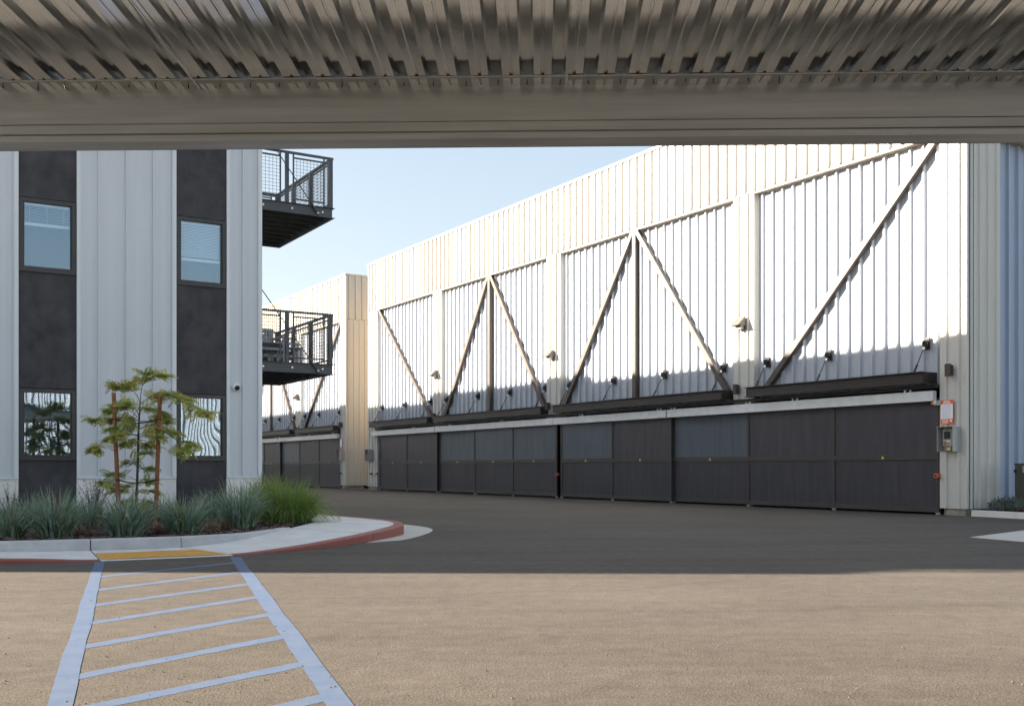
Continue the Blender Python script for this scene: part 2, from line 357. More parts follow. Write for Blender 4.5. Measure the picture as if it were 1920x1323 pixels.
# kerb of the planting bed
for i0, i1 in ((0,1),(1,4),(4,5),(5,8)):
    rows = shrink(span(i0, i1)); b = MB(); P = []
    for (o, h, n, hn, e) in rows:
        d = Vector((n[0]-o[0], n[1]-o[1])).normalized(); top = .158; q = (n[0]+d.x*.15, n[1]+d.y*.15)
        P += [W(*n, hn-.02), W(n[0]+d.x*.008, n[1]+d.y*.008, max(top-.012, hn)), W(n[0]+d.x*.022, n[1]+d.y*.022, top), W(*q, top), W(*q, .05)]
    b.add(P, [(r*5+k, (r+1)*5+k, (r+1)*5+k+1, r*5+k+1) for r in range(len(rows)-1) for k in range(4)]+[(0,1,2,3,4), tuple(range(len(P)-5, len(P)))[::-1]])
    b.build('bed_kerb', 'kerb', sw)
# gutter apron round the kerb tip
gp = [(5.6,12.9),(5.95,13.03),(6.3,13.2),(7.0,14.0),(7.64,14.95),(7.95,15.83),(8.0,16.88)]; gi = [8, 8.4, 9, 10, 11, 12, 13.2]
P = []
for (u, v), k in zip(gp, gi):
    r = SP[int(k*SUB)]; P += [W(r[0], r[1], .004), W(u, v, .004)]
P = smoothpath([tuple(P[2*i])+tuple(P[2*i+1]) for i in range(len(gi))], 4)
ga = MB().add([p for r in P for p in (r[:3], r[3:])], [(2*i, 2*i+1, 2*i+3, 2*i+2) for i in range(len(P)-1)]).build('gutter_apron', 'gutter'); tag(ga, 'pale concrete gutter round the tip of the red kerb', kind='structure')
# soil
P = []; fs = []; nv = 16
idx = [i for i in range(0, 15*SUB+1)]
for i in idx:
    u1, v1 = SP[i][3], SP[i][4]
    for k in range(nv+1):
        t = k/nv; v = (v1+.05)*(1-t)+19.72*t; uu = u1-(.1 if u1 > 4.5 else 0)
        P.append(W(uu, v, .125+.035*math.sin(uu*3.1+k)*math.sin(k*1.7)*(1 if 0 < k < nv else 0)))
fs = [(i*(nv+1)+k, (i+1)*(nv+1)+k, (i+1)*(nv+1)+k+1, i*(nv+1)+k+1) for i in range(len(idx)-1) for k in range(nv)]
soil = MB().add(P, fs).build('planting_bed', 'soil'); tag(soil, 'dark mulched planting bed in front of the grey facade', kind='structure')
cm = MB()
for _ in range(2600):
    i = R.randrange(0, 13*SUB); t = R.random()**2.2*.5; u, v = SP[i][3]-.05, (SP[i][4]+.1)*(1-t)+19.7*t
    c = W(u+R.uniform(-.3, .3)*(1 if u < 3 else .2), v+R.uniform(.05, .15), .14+R.uniform(0, .03)); a = R.uniform(0, 6.3); l = R.uniform(.015, .05); b2 = R.uniform(.006, .016)
    d = Vector((math.cos(a), math.sin(a), R.uniform(-.3, .3)))*l; e = Vector((-math.sin(a), math.cos(a), R.uniform(-.4, .4)))*b2
    cm.add([c-d-e, c+d-e, c+d+e, c-d+e], [(0,1,2,3)])
tag(cm.build('bark_mulch', 'chip'), 'brown bark chips scattered over the planting bed', 'mulch', kind='stuff')

# ------------------------------------------------------------------ carport overhead
CP = math.radians(-1.536)
cp = empty('carport', (0, 0, 0), CP, 'galvanised carport canopy of ribbed steel deck on a front beam, overhead', 'carport')
XL, XR, YB, YF = -4.45, 5.6, -3.2, 5.5; ZD = 2.897; SL = .045
def deck_sheet():
    b = MB(); p = .1524; prof = [(0, .004)]
    for i in range(6):
        q = i*p
        prof += [(q+.006, 0), (q+.034, 0), (q+.038, .004), (q+.046, .004), (q+.050, 0), (q+.084, 0), (q+.094, .038), (q+.142, .038), (q+.1515, 0)]
    prof += [(.922, -.002), (.927, -.002)]
    P = []
    for x, z in prof: P += [(x, YB, z), (x, YF, z)]
    b.add(P, [(2*i, 2*i+1, 2*i+3, 2*i+2) for i in range(len(prof)-1)]); return b
me0 = None; x = XL; k = 0
while x < XR-.01:
    if me0 is None: o = deck_sheet().build('deck_sheet', 'deck', cp); me0 = o.data
    else: o = link('deck_sheet', me0, None, cp)
    o.location = (x, 0, ZD+SL*5.1+(.0015 if k % 2 else 0)); o.rotation_euler = (-math.atan(SL), 0, 0); x += .9144; k += 1
XR = x
# front beam: channel opening towards the camera
yw = 5.24; zb, zt = 2.592, 2.8955
bm = MB(); pr = [(yw-.14, zb+.022), (yw-.14, zb), (yw, zb), (yw, zb+.075), (yw-.004, zb+.082), (yw-.004, zb+.126), (yw, zb+.133), (yw, zt), (yw-.14, zt), (yw-.14, zt-.006)]
P = []
for y, z in pr: P += [(XL+.05, y, z), (XR-.05, y, z)]
bm.add(P, [(2*i, 2*i+1, 2*i+3, 2*i+2) for i in range(len(pr)-1)])
pr2 = [(yw+.004, zb), (yw+.004, zt)]
bm.add([(XL+.05, yw+.004, zb), (XR-.05, yw+.004, zb), (XR-.05, yw+.004, zt), (XL+.05, yw+.004, zt)], [(0,1,2,3)])
fb = bm.build('front_beam', 'purlin', cp)
sc = MB(); x = XL+.12
while x < XR-.1:
    jx = R.uniform(-.012, .012); sc.tube([(x+jx, yw-.07+R.uniform(-.02, .02), zt), (x+jx+R.uniform(-.004, .004), yw-.07, zt-R.uniform(.012, .028))], .0028, 5); x += .1524
tag(sc.build('screw_tip', 'rodblack', fb), None, kind='stuff')
bb = MB(); bb.box(XL+.05, XR-.05, -1.28, -1.14, zb+.27, zt+.27); bb.build('rear_beam', 'purlin', cp)
for xx in (XL+.35, XR-.5):
    MB().bar((xx+.07, -3.1, zb+.37), (xx+.07, 5.05, zb+.0), .12, .18).build('cantilever_arm', 'purlin', cp)
    MB().box(xx-.02, xx+.17, -1.5, -1.29, 0, zb+.2).build('column', 'purlin', cp)

# ------------------------------------------------------------------ garage with sliding gates
U = 19.285; V0 = 13.655; GL = 30.5
CACHE = {}
def garage(root):
    rec = .19
    def sheets(y0, y1, z0, z1, m, x, name, chunk=4):
        n = max(1, round((y1-y0)/.345)); p = (y1-y0)/n; i = 0
        while i < n:
            k = min(chunk, n-i); key = (k, round(p, 4), z0, z1, m)
            if key not in CACHE:
                o = MB().ribs((0, 0, 0), (0, 1, 0), (-1, 0, 0), k, p, z0, z1).build(name, m, root); CACHE[key] = o.data
            else: o = link(name, CACHE[key], None, root)
            o.location = (x, y0+i*p, 0); i += k
    sheets(0, GL, 8.05, 10.13, 'cream', 0, 'upper_wall_sheet')
    bays = [(.635, 6.115), (6.855, 14.955), (15.755, 23.365), (24.055, 29.505)]
    for y0, y1 in bays: sheets(y0, y1, 2.74, 8.04, 'white', rec, 'bay_wall_sheet')
    # pilasters
    for y0, y1, z0 in ((0, .635, .145), (6.115, 6.855, 2.64), (14.955, 15.755, 2.64), (23.365, 24.055, 2.64), (29.505, GL, .145)):
        n = max(2, round((y1-y0)/.33)); b = MB().ribs((0, y0+.02, 0), (0, 1, 0), (-1, 0, 0), n, (y1-y0-.04)/n, z0, 8.04, dep=.05)
        b.box(0.001, rec+.06, y0, y0+.02, z0, 8.04); b.box(0.001, rec+.06, y1-.02, y1, z0, 8.04); b.box(.002, .02, y0+.02, y1-.02, z0, z0+.02)
        b.build('pilaster', 'cream', root)
    # right hand end: ribbed return, then recessed white wall, skylight blue put into its colour, under the upper band
    n = 4; MB().ribs((0, .0, 0), (1, 0, 0), (0, -1, 0), n, 1.13/n, .145, 8.04, dep=.035).build('end_return', 'cream', root)
    MB().box(1.11, 1.13, .002, .25, .145, 8.04).build('end_return_edge', 'cream', root)
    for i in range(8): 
        o = MB().ribs((1.13+i*1.38, .19, 0), (1, 0, 0), (0, -1, 0), 4, .345, .1, 8.0).build('end_wall_sheet', 'white_skylit', root)
    for i in range(9):
        MB().ribs((i*1.352, 0, 0), (1, 0, 0), (0, -1, 0), 4, .338, 8.05, 10.13).build('end_band_sheet', 'cream', root)
    MB().box(1.13, 12.1, -.03, .24, 7.96, 8.045).build('end_soffit', 'tan', root)
    MB().box(-.055, .25, -.05, GL+.05, 10.12, 10.19).box(.25, 12.2, -.05, .25, 10.12, 10.188).build('coping', 'cream', root)
    for y0, y1 in bays: MB().box(-.012, rec+.05, y0+.002, y1-.002, 7.985, 8.047).build('soffit', 'tan', root)
    # shell
    sh = MB().box(.26, 12.1, .26, GL-.05, 2.7, 10.1).box(2.2, 12.1, .26, GL-.05, 0, 2.7); sh.build('shell', 'dark', root)
    MB().box(.02, 12.1, GL-.045, GL-.01, .0, 10.11).build('far_end_wall', 'tan', root)
    MB().box(.12, .24, .02, .62, 0, .145).build('footing', 'footing', root); MB().box(.03, .95, .05, .5, 0, .14).build('footing', 'footing', root)
    MB().box(.03, .5, GL-.9, GL-.1, 0, .14).build('footing', 'footing', root)
    MB().box(-.012, .06, -.014, .018, .145, 8.045).build('corner_trim', 'cream', root)
    # braces
    xb = .075; W_ = .14; zt_, zb_ = 7.99, 3.02
    def brace(ya, yb_): MB().bar((xb, ya, zt_), (xb, yb_, zb_-.1), W_, .13, up=(1, 0, 0)).build('diagonal_brace', 'brace', root)
    brace(.74, 5.82); brace(11.0, 7.08); brace(11.17, 14.85); brace(19.56, 15.9); brace(19.73, 23.2); brace(29.4, 24.2)
    for y in (11.085, 19.645): MB().box(xb-.064, xb+.064, y-.078, y+.078, zb_, zt_).build('brace_post', 'brace', root)
    # awning channels with returns and tie rods
    ends = [(.79, 6.05), (6.95, 14.9), (15.65, 23.4), (23.95, 29.65)]
    rods = [[1.05, 3.75, 5.75], [7.35, 9.8, 12.2, 14.55], [16.0, 18.3, 20.6, 23.1], [24.5, 26.9, 29.2]]
    for (y0, y1), rr in zip(ends, rods):
        b = MB(); xw = -.33
        b.box(xw, xw+.015, y0, y1, 2.77, 3.02); b.box(xw-.075, xw-.001, y0, y1, 3.005, 3.02); b.box(xw-.075, xw-.001, y0, y1, 2.77, 2.785)
        for y in (y0, y1-.015): b.box(xw+.016, .14, y+.002, y+.013, 2.772, 3.018)
        b.box(xw+.016, xw+.09, y0+.016, y1-.016, 2.771, 2.784); b.box(.02, .10, y0+.05, y1-.05, 2.80, 2.99)
        b.build('awning_channel', 'beam', root)
        for y in rr:
            if 'rod' not in CACHE:
                a = Vector((-.29, 0, 3.02)); c = Vector((.08, 0, 3.66)); d = c-a
                o = MB().tube([a, a+d*.26], .024, 8).tube([a+d*.24, a+d*.86], .011, 8).tube([a+d*.80, c], .02, 8).build('tie_rod', 'rodblack', root)
                br = MB().box(.115, .15, -.065, .065, 3.53, 3.79).box(.03, .115, -.045, -.02, 3.60, 3.72).box(.03, .115, .02, .045, 3.60, 3.72).tube([(.07, -.06, 3.66), (.07, .06, 3.66)], .03, 8).build('bracket', 'rodblack', o)
                nu = MB().tube([a+d*.78, a+d*.86], .026, 8).build('nut', 'nut', o); CACHE['rod'] = (o.data, br.data, nu.data)
            else:
                o = link('tie_rod', CACHE['rod'][0], None, root); link('bracket', CACHE['rod'][1], None, o); link('nut', CACHE['rod'][2], None, o)
            o.location = (0, y, 0)
    # track, hangers, cover
    MB().box(-.10, .05, .64, 29.5, 2.675, 2.755).box(-.13, -.10, .64, 29.5, 2.735, 2.755).box(-.13, -.10, .64, 29.5, 2.675, 2.69).build('door_track', 'beam', root)
    MB().tube([(-.09, .7, 2.645), (-.09, 29.4, 2.645)], .008, 6).build('drive_cable', 'rodblack', root)
    hk = MB()
    for i in range(70): hk.box(-.12, -.02, .8+i*.41, .84+i*.41, 2.756, 2.769)
    tag(hk.build('track_clip', 'boxgrey', root), None, kind='stuff')
    for y in (1.35, 4.6, 6.2, 9.15, 9.75, 13.6, 18.5, 22.4, 25.6):
        b = MB()
        for s in (-.07, .07): b.box(-.125, -.095, y+s-.02, y+s+.02, 2.625, 2.672)
        b.build('hanger', 'nut', root)
    for y0, y1 in ((.70, 9.36), (9.42, 15.12), (15.17, 23.62), (23.68, 29.75)):
        MB().box(-.15, -.02, y0, y1, 2.405, 2.62).build('header_cover', 'galv', root)
    # gates: (start, end, panels, row, upper infill)
    for y0, y1, n, row, up in ((.66, 6.36, 2, 0, ('mesh_up', 'mesh_up')), (6.30, 9.40, 1, 1, ('mesh_lit',)), (9.36, 14.93, 2, 0, ('mesh_up', 'mesh_lit')), (15.16, 20.72, 2, 0, ('mesh_lit', 'mesh_lit')), (20.66, 23.70, 1, 1, ('mesh_lit',)), (23.72, 29.30, 2, 0, ('mesh_up', 'mesh_up'))):
        x0 = (.0, .085)[row]; z0, z1, a, wd = .05, 2.47, .07, y1-y0; pw = (wd-a*(n+1))/n
        g = MB()
        for i in range(n+1): g.box(x0, x0+.06, y0+i*(pw+a), y0+i*(pw+a)+a, z0, z1)
        for i in range(n):
            ya = y0+a+i*(pw+a)
            for za, zc in ((z0, z0+.10), (1.165, 1.285), (z1-.09, z1)): g.box(x0+.001, x0+.059, ya, ya+pw, za, zc)
        go = g.build('gate', 'gate_frame', root)
        for i in range(n):
            ya = y0+a+i*(pw+a)
            MB().box(x0+.022, x0+.034, ya-.004, ya+pw+.004, z0+.096, 1.169).build('lower_infill', 'mesh_low', go)
            MB().box(x0+.022, x0+.034, ya-.004, ya+pw+.004, 1.281, z1-.086).build('upper_infill', up[i], go)
            yc = ya+pw/2; 
            if (n == 2 and i == 1 and y0 < 1): continue
            MB().add([(x0-.003, yc-.04, 1.19), (x0-.003, yc+.04, 1.19), (x0-.003, yc, 1.26), (x0+.001, yc-.04, 1.19), (x0+.001, yc+.04, 1.19), (x0+.001, yc, 1.26)], [(0,2,1),(3,4,5),(0,1,4,3),(1,2,5,4),(2,0,3,5)]).build('warning_sticker', 'warn', go)
        for i in range(n+1):
            yc = y0+i*(pw+a)+a/2; MB().box(x0+.01, x0+.05, yc-.05, yc+.05, .005, .05).build('floor_guide', 'boxgrey', go)
    MB().tube([(.9, 15.07, 1.80), (.9, 15.07, 1.90)], [.03, .045], 10).build('interior_lamp', 'bulb', root)
    MB().box(.10, 2.2, 14.90, 14.93, 0.0, 2.6).build('divider', 'dark', root)
ga_root = empty('parking_garage', W(U, V0), ANG, 'long cream and white ribbed metal garage with braced bays and dark sliding gates', 'garage')
garage(ga_root)
gb_root = copy_tree(ga_root); gb_root.location = W(U, V0+33.13); gb_root['label'] = 'second cream ribbed metal garage further back, half hidden by the balconies'

# fixtures on the garages -------------------------------------------------
def fix(name, v, z, label, cat, group=None, x=0.): return empty(name, W(U+x, v, z), ANG, label, cat, group)
def wall_light(v, z, label):
    o = fix('wall_light', v, z, label, 'light', 'wedge lights on the garage pilasters', -.052)
    b = MB().add([(-.03,-.15,.14),(-.03,.15,.14),(-.27,.15,-.09),(-.27,-.15,-.09),(-.03,-.15,.16),(-.03,.15,.16),(-.29,.15,-.085),(-.29,-.15,-.085)], [(0,1,2,3),(4,7,6,5),(0,3,7,4),(1,5,6,2),(2,6,7,3),(0,4,5,1)])
    b.add([(-.03,-.149,.14),(-.268,-.149,-.088),(-.03,-.149,-.09)], [(0,1,2)]).add([(-.03,.149,.14),(-.268,.149,-.088),(-.03,.149,-.09)], [(0,2,1)]); b.build('hood', 'packlight', o)
    MB().box(-.15, -.034, -.10, .10, -.17, -.088).build('lens', 'lens', o); MB().box(-.034, -.03, -.149, .149, -.19, .14).box(-.03, .0, -.1, .1, -.18, .13).build('backplate', 'packlight', o)
def sconce(v, z, label, x=-.052):
    o = fix('wall_sconce', v, z, label, 'light', 'brown up and down lights on the pilasters', x)
    MB().tube([(-.11, 0, -.13), (-.11, 0, .13)], .065, 20).build('shade', 'sconce', o); MB().box(-.06, 0, -.05, .05, -.11, .11).build('mount', 'sconce', o)
def control(v, z, label):
    o = fix('control_box', v, z, label, 'control box', 'gate control boxes on the pilasters', -.052); w2, h2 = .19, .26
    b = MB().box(-.02, 0, -w2, w2, -h2, h2).box(-.24, -.02, -w2, -w2+.012, -h2, h2-.012).box(-.24, -.02, w2-.012, w2, -h2, h2-.012).box(-.26, -.02, -w2, w2, h2-.012, h2); b.build('hood', 'boxgrey', o)
    pn = MB().box(-.14, -.021, -.09, .12, -.14, .21).build('panel', 'panelgrey', o)
    MB().box(-.146, -.14, -.065, .095, .0, .16).build('screen', 'screen', pn); MB().tube([(-.17, .07, -.08), (-.14, .07, -.08)], .028, 14).build('stop_button', 'sensor', pn)
    MB().tube([(-.155, -.02, -.085), (-.14, -.02, -.085)], .014, 10).build('key_switch', 'rodblack', pn); MB().box(-.143, -.14, -.05, .02, -.058, -.038).build('label_strip', 'paper', pn); MB().box(-.143, -.14, -.03, .06, .18, .195).build('logo_plate', 'rodblack', pn)
    MB().box(-.12, -.021, -.06, .06, -.235, -.15).build('padlock', 'brass', o); MB().box(-.124, -.12, -.03, .03, -.22, -.20).build('padlock_label', 'paper', o)
def sign(v, z, label, x=-.054):
    o = fix('sign', v, z, label, 'sign', 'orange and white notices by the gates', x)
    w2 = .15; MB().box(-.006, 0, -w2, w2, -.25, .25).build('board', 'orange', o); MB().box(-.009, -.006, -w2+.008, w2-.008, -.145, .165).build('notice', 'paper', o)
    b = MB(); rr = random.Random(3)
    for (y0, y1, zz) in ((-.06, .08, .222), (-.09, .09, .192)):
        y = y0
        while y < y1:
            q = rr.uniform(.008, .016); b.box(-.0085, -.006, y, min(y1, y+q), zz-.009, zz+.009); y += q+.004
    for zz in (-.17, -.19, -.21, -.23):
        y = -.03
        while y < .11: q = rr.uniform(.01, .03); b.box(-.0085, -.006, y, y+q, zz-.004, zz+.004); y += q+.006
    b.tube([(-.009, -.10, -.185), (-.006, -.10, -.185)], .024, 14); b.build('lettering', 'paper', o)
    b = MB()
    for i in range(13):
        y = -.11; zz = .14-.022*i
        while y < .10: q = rr.uniform(.015, .05); b.box(-.0105, -.009, y, y+q, zz-.004, zz+.004); y += q+.008
    b.build('small_print', 'print', o)
def beacon(v, z, label, side):
    o = fix('beacon_lamp', v, z, label, 'beacon', 'amber beacons at the gate ends', -.06)
    MB().tube([(0, 0, 0), (0, side*.05, 0)], .05, 14).build('base', 'ivory', o); MB().tube([(0, side*.05, 0), (0, side*.10, 0), (0, side*.135, 0)], [.045, .045, .025], 14).build('lens', 'amber', o)
    MB().box(-.03, .05, -side*.055-.05, -side*.055+.05, -.05, .05).build('mount', 'boxgrey', o)
def sensor(v, z, label, x=-.05):
    o = fix('gate_sensor', v, z, label, 'sensor', 'small orange gate sensors', x)
    MB().box(-.05, .05, -.05, .05, -.045, .045).build('body', 'sensor', o); MB().box(-.054, -.05, -.02, .03, -.02, .02).build('eye', 'rodblack', o)
def bollard_hook(v, z, label):
    o = fix('hose_hook', v, z, label, 'hook', 'black hooks low on the pilasters', -.052)
    MB().box(-.03, 0, -.05, .05, -.05, .05).build('plate', 'rodblack', o); MB().tube([(-.03, 0, 0), (-.11, 0, -.02), (-.13, 0, .05)], .022, 8).build('arm', 'rodblack', o)
D = 33.13
for dv, t in ((0, 'nearer'), (D, 'further')):
    if dv == 0:
        wall_light(V0+6.48, 4.73, 'wedge shaped wall light on the pilaster left of the nearest gate bay')
        wall_light(V0+15.36, 4.73, 'wedge shaped wall light between the two middle braced bays'); wall_light(V0+23.72, 4.73, 'wedge shaped wall light on the pilaster nearest the far end')
        sconce(V0+.32, 3.02, 'brown cylinder sconce high above the orange notice and control box'); sconce(V0+6.62, 3.02, 'brown cylinder sconce between the two nearest awning channels')
        sconce(V0+15.5, 3.02, 'brown cylinder sconce between the middle awning channels'); sconce(V0+23.72, 3.02, 'brown cylinder sconce between the two farthest awning channels')
        control(V0+.30, 1.59, 'grey hooded control box under the notice by the nearest gate'); sign(V0+.42, 2.16, 'orange and white notice above the nearest control box')
        control(V0+30.05, 1.55, 'small grey control box at the far end of the nearer garage'); sign(V0+30.38, 1.55, 'orange and white notice beside the far control box of the nearer garage')
        beacon(V0+.66, 2.36, 'amber beacon beside the nearest orange notice', 1); beacon(V0+29.48, 2.62, 'amber beacon at the far top corner of the nearer garage gates', -1)
        sensor(V0+.66, .83, 'small orange sensor low at the nearest gate end'); sensor(V0+15.05, .78, 'small orange sensor in the dark gap between the gate leaves'); sensor(V0+29.45, .72, 'small orange sensor low at the far gate end')
        bollard_hook(V0+29.95, .72, 'black hook low on the far pilaster of the nearer garage')
    else:
        wall_light(V0+D+6.48, 4.73, 'wedge shaped wall light on the second garage under the balcony')
        sconce(V0+D+.32, 3.02, 'brown cylinder sconce on the near corner of the second garage'); sconce(V0+D+6.62, 3.02, 'brown cylinder sconce on the second garage behind the grass')
        control(V0+D+.30, 1.59, 'grey control box on the near corner of the second garage'); sign(V0+D+.42, 2.16, 'orange and white notice on the near corner of the second garage')
        bollard_hook(V0+D+.4, .72, 'black hook low on the near corner of the second garage')

# ------------------------------------------------------------------ grey building on the left
BV = 19.75; BU = 6.42
p0 = Vector((0, 9.98)); # the sunlit edge on the ground passes here; walk back along the sun to the facade line for the far corner of the building
def uv_of(X, Y): return X*CA+Y*SA, -X*SA+Y*CA
t = -1.0
for _ in range(4000):
    q = p0+SUN_H*t; uu, vv = uv_of(q.x, q.y)
    if vv >= BV: break
    t -= .01
BL = uu
ab = empty('apartment_building', W(BL, BV), ANG, 'grey metal clad building with dark stucco window strips and balconies', 'building')
bw = BU-BL
TOP = 9.57
def lx(u): return u-BL
sh = MB().box(0, bw-.003, .55, 80, 0, 9.0).box(0, bw-.003, .06, .55, 0, .05)
sh.build('shell', 'room', ab)
# side walls and parapet (the parapet steps, as its shadow on the garage shows)
MB().box(bw-.02, bw-.001, .06, 80, 0, 9.0).build('side_wall', 'grey_metal', ab)
MB().box(.0, .02, .06, 80, 0.05, 9.0).build('end_wall', 'grey_metal', ab)
for y0, y1, z in ((.06, 15.85, TOP), (15.85, 27.05, TOP+.2), (27.05, 34.2, TOP-.07), (34.2, 80, TOP+.2)):
    MB().box(bw-.25, bw-.001, y0, y1, 9.0, z).build('parapet', 'grey_metal', ab)
MB().box(.75, bw-.26, .06, .3, 9.0, TOP).build('parapet', 'grey_metal', ab)
MB().box(.75, bw-.26, .31, 79, 9.0, 9.05).build('roof', 'gutter', ab)
rg = MB()
for q in (.22, .44): rg.box(q, q+.05, .1, .15, 9.0, TOP)
rg.box(.2, .75, .1, .15, TOP-.06, TOP); rg.build('roof_guard', 'balc', ab)
def panel(w_, z0, z1):
    key = ('pan', round(w_, 3), z0, z1)
    if key not in CACHE:
        b = MB().box(0, w_-.001, 0, .05, z0, z1); b.box(w_-.022, w_-.001, -.045, -.0005, z0, z1)
        for q in (.33, .66): b.box(w_*q-.006, w_*q+.006, -.003, -.0005, z0, z1)
        o = b.build('wall_panel', 'grey_metal', ab); CACHE[key] = o.data; return o
    return link('wall_panel', CACHE[key], None, ab)
def put_panel(u0, u1, top=TOP):
    o = panel(u1-u0, .84, top); o.location = (lx(u0), 0, 0)
def trim(u0, u1, top=TOP): MB().box(lx(u0), lx(u1), -.035, .05, .80, top+.01).build('trim', 'grey_trim', ab)
def metal_run(a, seams, b, top=TOP):
    trim(a, a+.06, top); trim(b-.06, b, top); xs = [a+.06]+seams+[b-.06]
    for i in range(len(xs)-1): put_panel(xs[i], xs[i+1], top if xs[i] < a+.75 else TOP)
    MB().box(lx(a)+.061, lx(b)-.061, -.034, .05, .80, .838).build('base_flashing', 'grey_trim', ab)
    MB().box(lx(a), lx(b), -.012, .3, 0, .797).build('stem_wall', 'base_conc', ab)
def strip(a, b, blinds):
    """a dark stucco strip with its windows"""
    zs = [(1.155, 2.355), (4.39, 5.625), (7.68, 8.915)]; lo = 0.
    for z0, z1 in zs+[(TOP, TOP)]:
        MB().box(lx(a)+.002, lx(b)-.002, .0, .10, lo+.012, z0-.012).build('stucco_panel', 'stucco', ab); lo = z1
    for (z0, z1), bl in zip(zs, blinds):
        x0, x1 = lx(a)+.012, lx(b)-.012; f = .065
        g = MB().box(x0, x0+f, -.012, .09, z0, z1).box(x1-f, x1, -.012, .09, z0, z1).box(x0+f, x1-f, -.012, .09, z0, z0+f).box(x0+f, x1-f, -.012, .09, z1-f, z1)
        g.box(x0+f, x0+f+.02, .02, .09, z0+f, z1-f).box(x1-f-.02, x1-f, .02, .09, z0+f, z1-f)
        wo = g.build('window', 'winframe', ab)
        pn = MB().box(0, x1-x0-2*f-.04, 0, .006, 0, z1-z0-2*f).build('pane', 'glass', wo); pn.location = (x0+f+.02, .045, z0+f)
        MB().box(x0, x1, -.03, .02, z0-.03, z0-.001).build('sill', 'winframe', wo)
        if bl:
            b2 = MB(); drop, gap = bl; zz = z1-f-.03; end = z1-f-(z1-z0)*drop
            while zz > end:
                b2.add([(x0+f+.03, .10, zz), (x1-f-.03, .10, zz), (x1-f-.03, .12, zz+gap), (x0+f+.03, .12, zz+gap)], [(0,1,2,3)]); zz -= .028
            b2.box(x0+f+.025, x1-f-.025, .095, .135, zz-.05, zz); b2.box(x0+f+.025, x1-f-.025, .095, .14, z1-f-.04, z1-f)
            for q in (.2, .5, .8): b2.tube([(x0+(x1-x0)*q, .11, zz), (x0+(x1-x0)*q, .11, z1-f)], .0015, 4)
            b2.build('blind', 'blind', wo)
mods = [2.17-2.64*k for k in range(0, 6)]
strip(4.81, 5.74, (None, (.54, .024), (.3, .01))); strip(2.17, 3.10, (None, (.26, .008), (.3, .01)))
for q in mods[1:]: strip(q, q+.93, ((.4, .02), (.3, .01), (.5, .02)))
for q in mods: metal_run(q+.93, [q+1.30, q+1.77, q+2.24], q+2.64)
metal_run(5.74, [6.06], 6.419); metal_run(BL, [BL+.5+.47*k for k in range(int((mods[-1]-BL-.6)/.47))], mods[-1], 9.0)
# rooms behind the glass: floors and a back wall so that the panes look into something
for z in (0.06, 3.2, 6.45): MB().box(.05, bw-.05, .16, .54, z, z+.05).build('room_floor', 'room', ab)
